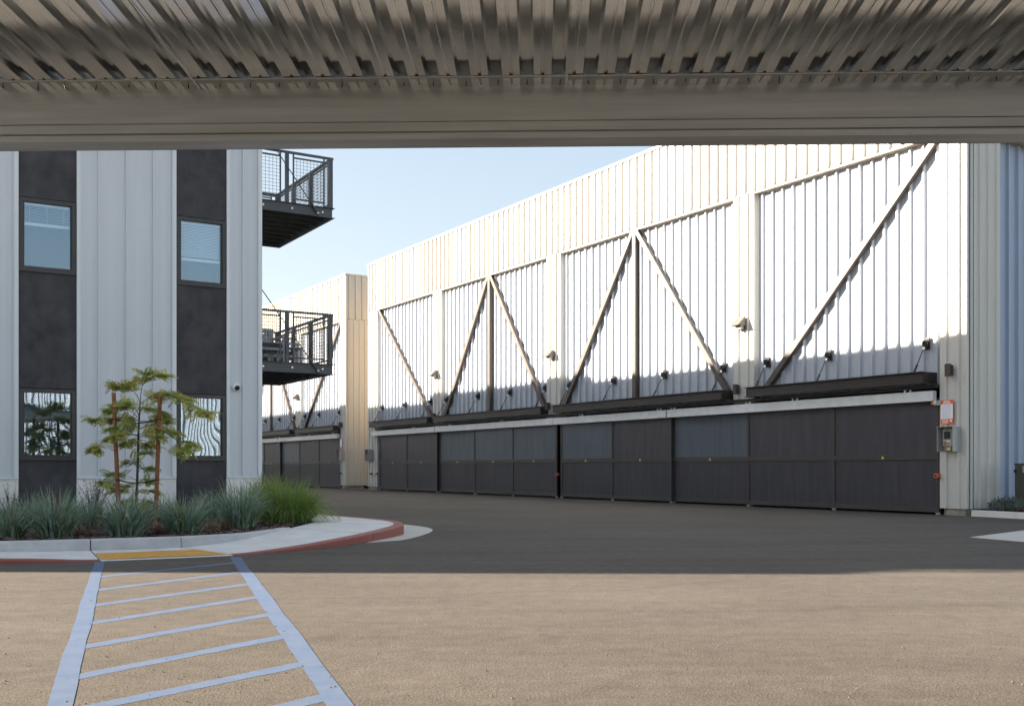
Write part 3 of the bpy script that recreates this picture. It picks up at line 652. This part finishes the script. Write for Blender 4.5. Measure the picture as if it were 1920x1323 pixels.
# balconies on the side wall
def balcony(zd):
    y0, y1, x0, x1 = 20.97-BV, 24.46-BV, bw+.001, 8.34-BL
    d = MB(); n = 14
    for i in range(n):
        a = x0+(x1-x0-.1)*i/n; d.box(a+.004, a+(x1-x0-.1)/n-.006, y0+.03, y1-.03, zd-.035, zd-.005)
    for i in range(9):
        yy = y0+.08+(y1-y0-.2)*i/8; d.box(x0, x1-.02, yy, yy+.05, zd-.17, zd-.036)
    bo = d.build('balcony', 'deckwood', ab)
    # edge channels
    for (xa, xb_, ya, yb_, fl) in ((x0, x1, y0, y0+.012, 'f'), (x1-.012, x1, y0+.013, y1, 's'), (x0, x1-.013, y1-.012, y1, 'b')):
        e = MB().box(xa, xb_, ya, yb_, zd-.21, zd)
        if fl == 'f': e.box(xa, xb_+.045, ya-.05, ya-.001, zd-.008, zd).box(xa, xb_+.045, ya-.05, ya-.001, zd-.212, zd-.204)
        if fl == 's': e.box(xb_+.001, xb_+.045, ya-.012, yb_, zd-.008, zd).box(xb_+.001, xb_+.045, ya-.012, yb_, zd-.212, zd-.204)
        e.build('edge_channel', 'balc', bo)
    for q in (.43, 1.05, 1.72):
        MB().tube([(x0+q*.99, y0-.014, zd-.105), (x0+q*.99, y0, zd-.105)], .02, 10).build('bolt', 'bolt', bo)
    for q in (-.06, -.15): MB().tube([(x1+.012, y0+.06, zd+q), (x1, y0+.06, zd+q)], .014, 8).build('bolt', 'bolt', bo)
    zt2 = zd+1.07
    MB().box(x0, x1+.03, y0+.0, y0+.05, zt2-.045, zt2).box(x1-.03, x1+.03, y0+.051, y1, zt2-.045, zt2).box(x0, x1-.031, y1-.05, y1-.001, zt2-.046, zt2-.001).build('top_rail', 'balc', bo)
    def post(px_, py_, wd=.07): MB().box(px_-wd/2, px_+wd/2, py_-wd/2, py_+wd/2, zd, zt2-.046).build('post', 'balc', bo)
    post(x1-.03, y0+.035, .085); post(x0+.94, y0+.035); post(x1-.02, y0+1.2); post(x1-.02, y0+2.3); post(x1-.03, y1-.04); post(x0+.94, y1-.04); post(x0+.04, y0+.035)
    def mesh(a, b):
        a = Vector(a); b = Vector(b); l = (b-a).length; dd = (b-a).normalized(); z0, z1 = zd+.10, zt2-.12
        f = MB(); f.bar((a.x, a.y, z0), (b.x, b.y, z0), .03).bar((a.x, a.y, z1), (b.x, b.y, z1), .03).bar((a.x, a.y, z0-.08), (a.x, a.y, zt2-.047), .028).bar((b.x, b.y, z0-.08), (b.x, b.y, zt2-.047), .028)
        fo = f.build('mesh_frame', 'balc', bo)
        m_ = MB(); n = max(2, round(l/.075))
        for i in range(1, n): p = a+dd*l*i/n; m_.bar((p.x, p.y, z0), (p.x, p.y, z1), .006)
        for i in range(1, 12): z = z0+(z1-z0)*i/12; m_.bar((a.x, a.y, z), (b.x, b.y, z), .006)
        m_.v = [tuple(p) for p in m_.v]
        wire = m_.build('wire_mesh', 'balc', bo)
    yf = y0+.035; mesh((x0+.09, yf), (x0+.80, yf)); mesh((x0+1.08, yf), (x1-.17, yf))
    mesh((x1-.025, y0+.17), (x1-.025, y0+1.1)); mesh((x1-.025, y0+1.3), (x1-.025, y0+2.2)); mesh((x1-.025, y0+2.4), (x1-.025, y1-.16))
    mesh((x0+.09, y1-.04), (x0+.80, y1-.04)); mesh((x0+1.08, y1-.04), (x1-.17, y1-.04))
    # tie rod with clevis
    a = Vector((x0+1.58, y0-.05, zd-.15)); c = Vector((x0, y0-.05, zd-.15+1.58*1.33)); dd = c-a
    MB().tube([a, c], .011, 8).build('tie_rod', 'balc', bo); MB().bar(a-dd.normalized()*.05, a+dd.normalized()*.24, .022, .055, up=(0, 1, 0)).build('clevis', 'balc', bo)
    MB().tube([(a.x, a.y-.03, a.z), (a.x, a.y+.05, a.z)], .018, 8).build('bolt', 'bolt', bo)
    return bo
tag(balcony(6.46), 'upper balcony with wire mesh railing'); tag(balcony(3.17), 'lower balcony with furniture')
# furniture on the lower balcony
def seatunit(u, v, wd, dp, rz, label):
    o = empty('patio_chair', W(u, v, 3.166), ANG+rz, label, 'chair', 'grey slatted chairs on the lower balcony')
    for sx in (0, wd-.05):
        for sy in (0, dp-.05): MB().box(sx, sx+.05, sy, sy+.05, 0, .58 if sy else .56).build('leg', 'wicker', o)
    MB().box(0, wd, 0, dp, .28, .33).build('seat', 'wicker', o); MB().box(.05, wd-.05, .06, dp-.1, .331, .43).build('cushion', 'cushion', o)
    b = MB().box(0, wd, dp-.05, dp, .76, .82)
    o2 = b.build('back_rail', 'wicker', o); n = int(wd/.14)
    for i in range(n+1): MB().box(i*(wd-.05)/n, i*(wd-.05)/n+.05, dp-.045, dp-.01, .33, .759).build('slat', 'wicker', o)
    MB().box(0, .055, .0, dp-.051, .56, .61).box(wd-.055, wd, .0, dp-.051, .56, .61).build('armrest', 'wicker', o)
seatunit(6.50, 21.35, .95, .8, 0, 'wide grey slatted chair by the wall on the lower balcony'); seatunit(8.2, 22.6, 1.2, .7, math.radians(90), 'grey slatted bench by the outer railing of the lower balcony')
pt = empty('patio_table', W(7.6, 21.7, 3.166), ANG, 'low grey slatted table on the lower balcony', 'table')
for i in range(5): MB().box(-.3, .3, -.22+i*.09, -.15+i*.09, .36, .385).build('slat', 'wicker', pt)
for sx in (-.28, .23):
    for sy in (-.2, .17): MB().box(sx, sx+.05, sy, sy+.05, 0, .359).build('leg', 'wicker', pt)
# security camera
so = empty('security_camera', W(5.915, BV-.004, 2.515), ANG, 'small white dome security camera on the grey metal panel', 'camera')
MB().tube([(0, 0, 0), (0, -.03, 0), (0, -.06, -.005), (0, -.075, -.01)], [.075, .075, .066, .05], 24).build('housing', 'camwhite', so, True)
MB().tube([(0.01, -.06, -.01), (.012, -.085, -.014), (.014, -.105, -.018), (.015, -.115, -.02)], [.052, .046, .03, .008], 20).build('dome', 'dome', so, True)

# ------------------------------------------------------------------ building behind the carport (seen in the lower windows)
rb = empty('warehouse', W(-6, -24), ANG, 'pale ribbed metal building behind the carport, mirrored in the windows', 'building')
for i in range(22):
    o = link('wall_sheet', MB().ribs((0, 0, 0), (1, 0, 0), (0, 1, 0), 7, .2357, 0, 7.2, .05).build('wall_sheet', 'white', rb).data if i == 0 else bpy.data.objects['wall_sheet'].data, None, rb)
    o.location = (i*1.65, 0, 0)
MB().box(0, 36.3, -12, -.01, 0, 7.18).build('shell', 'grey_metal', rb); MB().box(-.05, 36.35, -12, .08, 7.181, 7.26).build('coping', 'grey_trim', rb)

# ------------------------------------------------------------------ right hand bed, kerb, cabinet
rk = MB()
P = [(19.30, 13.56), (19.22, 12.9), (19.12, 12.2), (19.0, 11.2), (18.9, 9)]
pts = []
for u, v in P: pts += [W(u, v, 0), W(u+.01, v, .115), W(u+.03, v, .125), W(u+.16, v, .125), W(u+.16, v, 0)]
rk.add(pts, [(i*5+k, i*5+k+1, (i+1)*5+k+1, (i+1)*5+k) for i in range(4) for k in range(4)]+[(0,1,2,3,4)])
tag(rk.build('bed_kerb', 'concrete'), 'pale concrete kerb at the foot of the garage corner', kind='structure')
sb = MB().add([W(19.40, 13.6, .10), W(19.3, 12.2, .10), W(19.06, 9, .10), W(27, 9, .10), W(27, 13.8, .10), W(20.4, 13.8, .10)], [(0,1,2,3,4,5)]).build('planting_bed', 'soil'); tag(sb, 'dark soil bed beside the garage corner', kind='structure')
cb = empty('utility_cabinet', W(19.93, 12.25, .1), ANG, 'dark olive utility cabinet behind the shrubs by the garage corner', 'cabinet')
MB().box(0, .55, 0, .75, 0, .96).build('body', 'cabinet', cb); MB().box(-.015, .565, -.015, .765, .961, .985).build('lid', 'cabinet', cb)
for i in range(4): MB().tube([(-.004, .57, .92-.035*i), (0, .57, .92-.035*i)], .011, 8).build('indicator_dot', 'paper', cb)
MB().box(-.03, 0, .72, .76, .80, .86).build('latch', 'rodblack', cb)

# ------------------------------------------------------------------ plants
def clump(name, px, py, h, spread, n, m, label, cat='grass', group=None, z=.13, wdt=.006, lean=.9, seed=0, dry=0, mix=None):
    r = random.Random(seed); c = ground(px, py, z); b = MB(); s = MB(); g2 = MB()
    for i in range(n):
        a = r.uniform(0, 2*math.pi); rr = r.random()**.7*spread*.26; base = Vector((math.cos(a)*rr, math.sin(a)*rr, 0))
        a2 = a+r.uniform(-.6, .6); out = Vector((math.cos(a2), math.sin(a2), 0)); Lb = h*r.uniform(.55, 1.12); ln = r.uniform(.08, 1.25)*lean; w0 = wdt*r.uniform(.7, 1.4)
        side = Vector((-out.y, out.x, 0)); sv = Vector((r.uniform(-1, 1), r.uniform(-1, 1), 0)).normalized(); side = (side*.5+sv*.5).normalized() if (side*.5+sv*.5).length > .1 else side
        pts = []; K = 5; p = base.copy(); ang = ln*.35
        for k in range(K+1):
            pts.append(p.copy()); ang += ln*.24*(k+1)/2.2; ang = min(ang, 2.4)
            p = p+(out*math.sin(ang)+Vector((0, 0, 1))*math.cos(ang))*Lb/K
        t = s if r.random() < dry else (g2 if mix and r.random() < .38 else b); vs = []
        for k, q in enumerate(pts):
            wk = w0*(1-(k/K)**1.8)+.0006; vs += [q-side*wk, q+side*wk]
        t.add(vs, [(2*k, 2*k+1, 2*k+3, 2*k+2) for k in range(K)])
    if s.v:
        o = empty(name, c, 0, label, cat, group); tag(b.build('green_blade', m, o), None, kind='stuff'); tag(s.build('dry_blade', 'straw', o), None, kind='stuff')
        if g2.v: tag(g2.build('young_blade', mix, o), None, kind='stuff')
    else:
        o = b.build(name, m); o.location = c; tag(o, label, cat, group)
    return o
G = 'blue green grass tussocks along the bed'
cl = [(12, 1008, .46, 'blue green grass tussock at the left picture edge'), (105, 1007, .50, 'blue green grass tussock left of the kerb joint'), (238, 1004, .50, 'blue green grass tussock in front of the staked tree'),
      (345, 1000, .46, 'blue green grass tussock under the right window strip'), (450, 991, .54, 'tall blue green grass tussock beside the big green one')]
for i, (px, py, h, lb) in enumerate(cl): clump('grass_tussock', px, py, h*1.18*(.92, 1.08, .98, 1.02, 1.12)[i], .74, 430, 'grass_blue', lb, group=G, seed=10+i, dry=.09, wdt=.0085, lean=.95, mix='grass_mid')
bk = [(60, 985, .50, 'blue green tussock behind, by the left window strip'), (165, 987, .44, 'blue green tussock behind, left of the tree'), (300, 983, .44, 'blue green tussock right of the tree stakes'), (400, 978, .54, 'blue green tussock against the dark stucco strip'), (470, 972, .62, 'dark green tussock at the building corner')]
for i, (px, py, h, lb) in enumerate(bk): clump('grass_tussock', px, py, h*1.05, .62, 330, 'grass_blue' if i < 4 else 'grass_green', lb, group=G, seed=30+i, dry=.12, wdt=.0075, mix='grass_mid')
clump('fountain_grass', 540, 980, .76, 1.3, 1900, 'grass_green', 'big rounded green fountain grass at the end of the bed', seed=50, wdt=.0055, lean=1.3, dry=.03)
clump('fountain_grass', 505, 968, .78, .7, 700, 'grass_green', 'upright green grass behind the big rounded one', seed=51, wdt=.005, lean=.7, dry=.12)
dry_spots = [(150, 1003, 'small dry brown grass tuft by the kerb joint'), (300, 998, 'small dry brown grass tuft between two blue tussocks'), (395, 994, 'small dry brown grass tuft under the dark stucco strip'), (425, 992, 'dry brown grass tuft at the foot of the tall tussock')]
for i, (px, py, lb) in enumerate(dry_spots): clump('dry_tuft', px, py, .2, .42, 170, 'straw', lb, 'grass', 'dry brown tufts in the bed', seed=60+i, lean=1.4, wdt=.004)
def leafquad(b, p, d, up, l, wd):
    d = d.normalized(); s = d.cross(up); s = s.normalized() if s.length > .01 else Vector((1, 0, 0))
    b.add([p, p+d*l*.5+s*wd, p+d*l, p+d*l*.5-s*wd], [(0,1,2,3)])
def twig_shrub(px, py, h, n, label, seed, m='twigleaf', spread=.5):
    r = random.Random(seed); o = empty('twig_shrub', ground(px, py, .13), 0, label, 'shrub', 'bronze twiggy shrubs behind the grasses'); st = MB(); lf = MB()
    for i in range(n):
        a = r.uniform(0, 6.28); t = r.uniform(.1, .75)*spread*1.6; d = Vector((math.cos(a)*t, math.sin(a)*t, 1)).normalized(); l = h*r.uniform(.6, 1.1); pts = [Vector((0, 0, 0))]; 
        for k in range(5): pts.append(pts[-1]+(d+Vector((r.uniform(-.2, .2), r.uniform(-.2, .2), 0)))*l/5)
        st.tube(pts, [.004, .0035, .003, .0025, .002, .001], 4, False)
        for k in range(26):
            q = r.uniform(.2, 1)*5; i0 = min(int(q), 4); p = pts[i0].lerp(pts[i0+1], q-i0); dd = Vector((r.uniform(-1, 1), r.uniform(-1, 1), r.uniform(-.1, .9)))
            leafquad(lf, p, dd, Vector((r.uniform(-1, 1), r.uniform(-1, 1), 1)), r.uniform(.018, .035), r.uniform(.005, .009))
    st.build('stem', 'twig', o); lf.build('foliage', m, o)
twig_shrub(20, 972, .62, 40, 'bronze twiggy shrub at the left picture edge', 1, spread=.7); twig_shrub(75, 968, .56, 30, 'bronze twiggy shrub in front of the left window strip', 2)
twig_shrub(178, 972, .66, 46, 'bronze twiggy shrub against the pale stem wall left of the tree', 3); twig_shrub(510, 950, .72, 18, 'bronze twiggy shrub at the building corner behind the green grass', 4)
twig_shrub(270, 976, .34, 22, 'low yellow green shrub at the foot of the staked tree', 5, 'leaf', .9); twig_shrub(318, 972, .40, 14, 'small leafy shrub right of the right stake', 6, 'leaf2', .7)

# groundcover at the garage corner
def mound(u, v, h, sp, n, label, seed):
    r = random.Random(seed); o = empty('groundcover_shrub', W(u, v, .1), 0, label, 'shrub', 'low grey green shrubs by the garage corner'); lf = MB(); st = MB()
    for i in range(n):
        a = r.uniform(0, 6.28); q = math.sqrt(r.random())*sp; x, y = math.cos(a)*q, math.sin(a)*q; z = h*(1-(q/sp)**2*.6)*r.uniform(.35, 1.1); b0 = Vector((x*.4, y*.4, 0)); t = Vector((x, y, z))
        if i % 3 == 0: st.tube([b0, b0.lerp(t, .6)+Vector((0, 0, .03)), t], [.004, .003, .001], 4, False)
        for k in range(9): leafquad(lf, t+Vector((r.uniform(-.03, .03), r.uniform(-.03, .03), r.uniform(-.05, .03))), Vector((r.uniform(-1, 1), r.uniform(-1, 1), r.uniform(0, 1.2))), Vector((r.uniform(-1, 1), r.uniform(-1, 1), .6)), r.uniform(.03, .055), r.uniform(.007, .012))
    st.build('stem', 'twig', o); lf.build('foliage', 'shrub', o)
mound(19.72, 13.02, .30, .36, 230, 'low grey green shrub touching the garage return', 1); mound(19.6, 12.45, .27, .38, 230, 'low grey green shrub in front of the utility cabinet', 2); mound(19.5, 11.75, .28, .4, 200, 'low grey green shrub right of the utility cabinet', 3)

# staked young tree ------------------------------------------------------
TY = 14.9
def at(px, py, dy=0): Y = TY+dy; return Vector(((px-HX)/F*Y, Y, 1-(py-HY)/F*Y))
tb = at(256, 985); tb.z = .13
tree = empty('young_tree', tb, 0, 'young staked locust tree with yellow green feathery leaves', 'tree')
def rel(p): return Vector(p)-tb
trunk = [tb, at(256, 930), at(258, 880), at(259, 840, .02), at(260, 800, .03), at(262, 770), at(263, 750)]
MB().tube([rel(p) for p in trunk], [.022, .02, .018, .016, .014, .011, .008], 8).build('trunk', 'bark', tree, True)
sprays = [ # branch start on trunk (px,py), via, tip, depth shift
 ((262,755),(267,720),(275,700),.0), ((267,722),(285,705),(312,706),-.1), ((262,752),(252,735),(238,722),.1), ((238,722),(228,726),(218,722),.15), ((262,757),(300,735),(330,745),-.15),
 ((320,742),(350,752),(372,768),-.2), ((345,757),(368,772),(392,772),-.25), ((262,770),(284,755),(300,742),.2), ((284,755),(296,770),(312,778),.15), ((261,785),(240,768),(218,760),.05),
 ((240,768),(222,772),(205,768),-.05), ((261,788),(232,782),(205,786),.2), ((205,786),(190,784),(172,786),.25), ((262,775),(268,766),(282,768),-.3), ((261,780),(252,765),(236,758),-.35),
 ((260,800),(230,800),(206,806),-.2), ((260,805),(290,795),(312,790),.25), ((260,815),(225,818),(205,822),.1), ((205,822),(190,832),(178,842),.15), ((260,818),(235,812),(222,818),-.35),
 ((260,820),(280,815),(300,822),-.3), ((260,815),(300,808),(328,812),.05), ((328,812),(345,825),(362,832),.0), ((320,815),(338,835),(352,846),-.1), ((259,830),(246,824),(232,834),.3), ((259,828),(272,826),(286,838),.25),
 ((258,850),(266,845),(274,850),-.1), ((258,870),(248,862),(242,868),.1), ((258,885),(270,876),(276,880),.1), ((257,900),(235,892),(205,888),0), ((235,893),(210,900),(190,902),-.1), ((257,905),(272,898),(282,905),.15), ((257,910),(240,906),(226,914),.2),
 ((257,925),(235,918),(212,922),.1), ((257,925),(272,918),(284,922),-.1), ((257,940),(242,934),(230,944),.0), ((257,940),(270,936),(282,945),.1), ((300,742),(330,742),(350,750),.1), ((262,765),(250,778),(235,795),-.25), ((262,790),(278,790),(292,806),-.1)]
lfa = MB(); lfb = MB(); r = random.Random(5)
def pinnate(b, p, d, l, droop):
    d = d.normalized(); n = 9; q = p.copy(); s = d.cross(Vector((0, 0, 1))); s = s.normalized() if s.length > .05 else Vector((1, 0, 0)); roll = r.uniform(-.6, .6); up = Vector((0, 0, 1)); s = (s*math.cos(roll)+up*math.sin(roll)).normalized()
    for k in range(n):
        d = (d+Vector((0, 0, -droop))).normalized(); q2 = q+d*l/n; 
        ll = .06*(1-.55*abs(k/n-.35)); 
        for sg in (-1, 1): leafquad(b, q2, s*sg+d*.55+Vector((0, 0, r.uniform(-.25, .1))), s.cross(d), ll*r.uniform(.8, 1.2), .0085)
        q = q2
    leafquad(b, q, d, s.cross(d), .05, .007)
for (a, v, t, dz) in sprays:
    A, V, T = rel(at(*a, 0)), rel(at(*v, dz*.5)), rel(at(*t, dz))
    P = [A.lerp(V, .5).lerp(A.lerp(V, .5), .5) if k == 1 else x for k, x in enumerate((A, A, V, T))]; pts = [A, A.lerp(V, .55)+Vector((0, 0, .015)), V, V.lerp(T, .6), T]
    low = a[1] > 835; br = MB(); br.tube(pts, [.006, .005, .004, .003, .0015] if not low else [.004, .003, .0025, .002, .001], 5, False); br.build('branch', 'bark', tree)
    for k in range(32 if not low else 18):
        q = r.uniform(.25, 1); p = V.lerp(T, (q-.25)/.75) if q > .25 else V; p = A.lerp(V, .7).lerp(T, q) if r.random() < .25 else V.lerp(T, r.uniform(.05, 1.0))
        a_ = r.uniform(0, 6.28); d = (T-A).normalized()*.6+Vector((math.cos(a_), math.sin(a_)*.9, r.uniform(-.15, .5)))*.8
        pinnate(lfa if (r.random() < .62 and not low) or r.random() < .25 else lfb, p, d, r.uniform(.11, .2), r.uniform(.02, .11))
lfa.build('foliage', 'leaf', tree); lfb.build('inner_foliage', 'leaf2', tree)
def stake(pt, pb, dy, label):
    a, b = at(*pb, dy), at(*pt, dy); o = MB().tube([Vector((0, 0, 0)), (b-a)*.5, b-a], [.031, .030, .029], 12).build('tree_stake', 'stake'); o.location = a; tag(o, label, 'stake', 'wooden stakes beside the young tree'); return a, b
s1 = stake((213, 736), (224, 992), -.12, 'left rust brown wooden stake beside the young tree'); s2 = stake((300, 740), (291, 992), -.12, 'right rust brown wooden stake beside the young tree')
for py, lb in ((788, 'upper black strap tying the young tree to its stakes'), (900, 'lower black strap tying the young tree to its stakes')):
    zz = at(256, py).z; f1 = (zz-s1[0].z)/(s1[1].z-s1[0].z); f2 = (zz-s2[0].z)/(s2[1].z-s2[0].z); A = s1[0].lerp(s1[1], f1); B = s2[0].lerp(s2[1], f2); Cc = at(258, py+4)
    b = MB()
    for off in (-.035, .035):
        b.tube([A+Vector((0, off, .01)), A.lerp(Cc, .5)+Vector((0, off*.7, -.012)), Cc+Vector((0, off*.8, -.01)), B.lerp(Cc, .5)+Vector((0, off*.7, -.006)), B+Vector((0, off, .012))], .0075, 6)
    for q in (A, B): b.tube([q+Vector((-.036, 0, .01)), q+Vector((0, -.036, .01)), q+Vector((.036, 0, .01)), q+Vector((0, .036, .01)), q+Vector((-.036, 0, .01))], .008, 6)
    o = b.build('tree_tie', 'tie'); tag(o, lb, 'strap', 'black straps on the young tree')

# loose grit and small leaves lying on the asphalt
rg2 = random.Random(21); gm_ = MB()
for _ in range(420):
    Y = rg2.uniform(4.3, 11.5); X = rg2.uniform(-.52, .52)*Y; c = Vector((X, Y, .003)); q = rg2.uniform(.003, .008); a = rg2.uniform(0, 6.28)
    P = [c+Vector((math.cos(a+k*1.57)*q*rg2.uniform(.7, 1.3), math.sin(a+k*1.57)*q*rg2.uniform(.7, 1.3), 0)) for k in range(4)]
    gm_.add(P+[c+Vector((0, 0, q*.8))], [(0,1,4),(1,2,4),(2,3,4),(3,0,4)])
tag(gm_.build('grit', 'chip2'), 'tiny pebbles and grit lying loose on the sunlit asphalt', 'grit', kind='stuff')
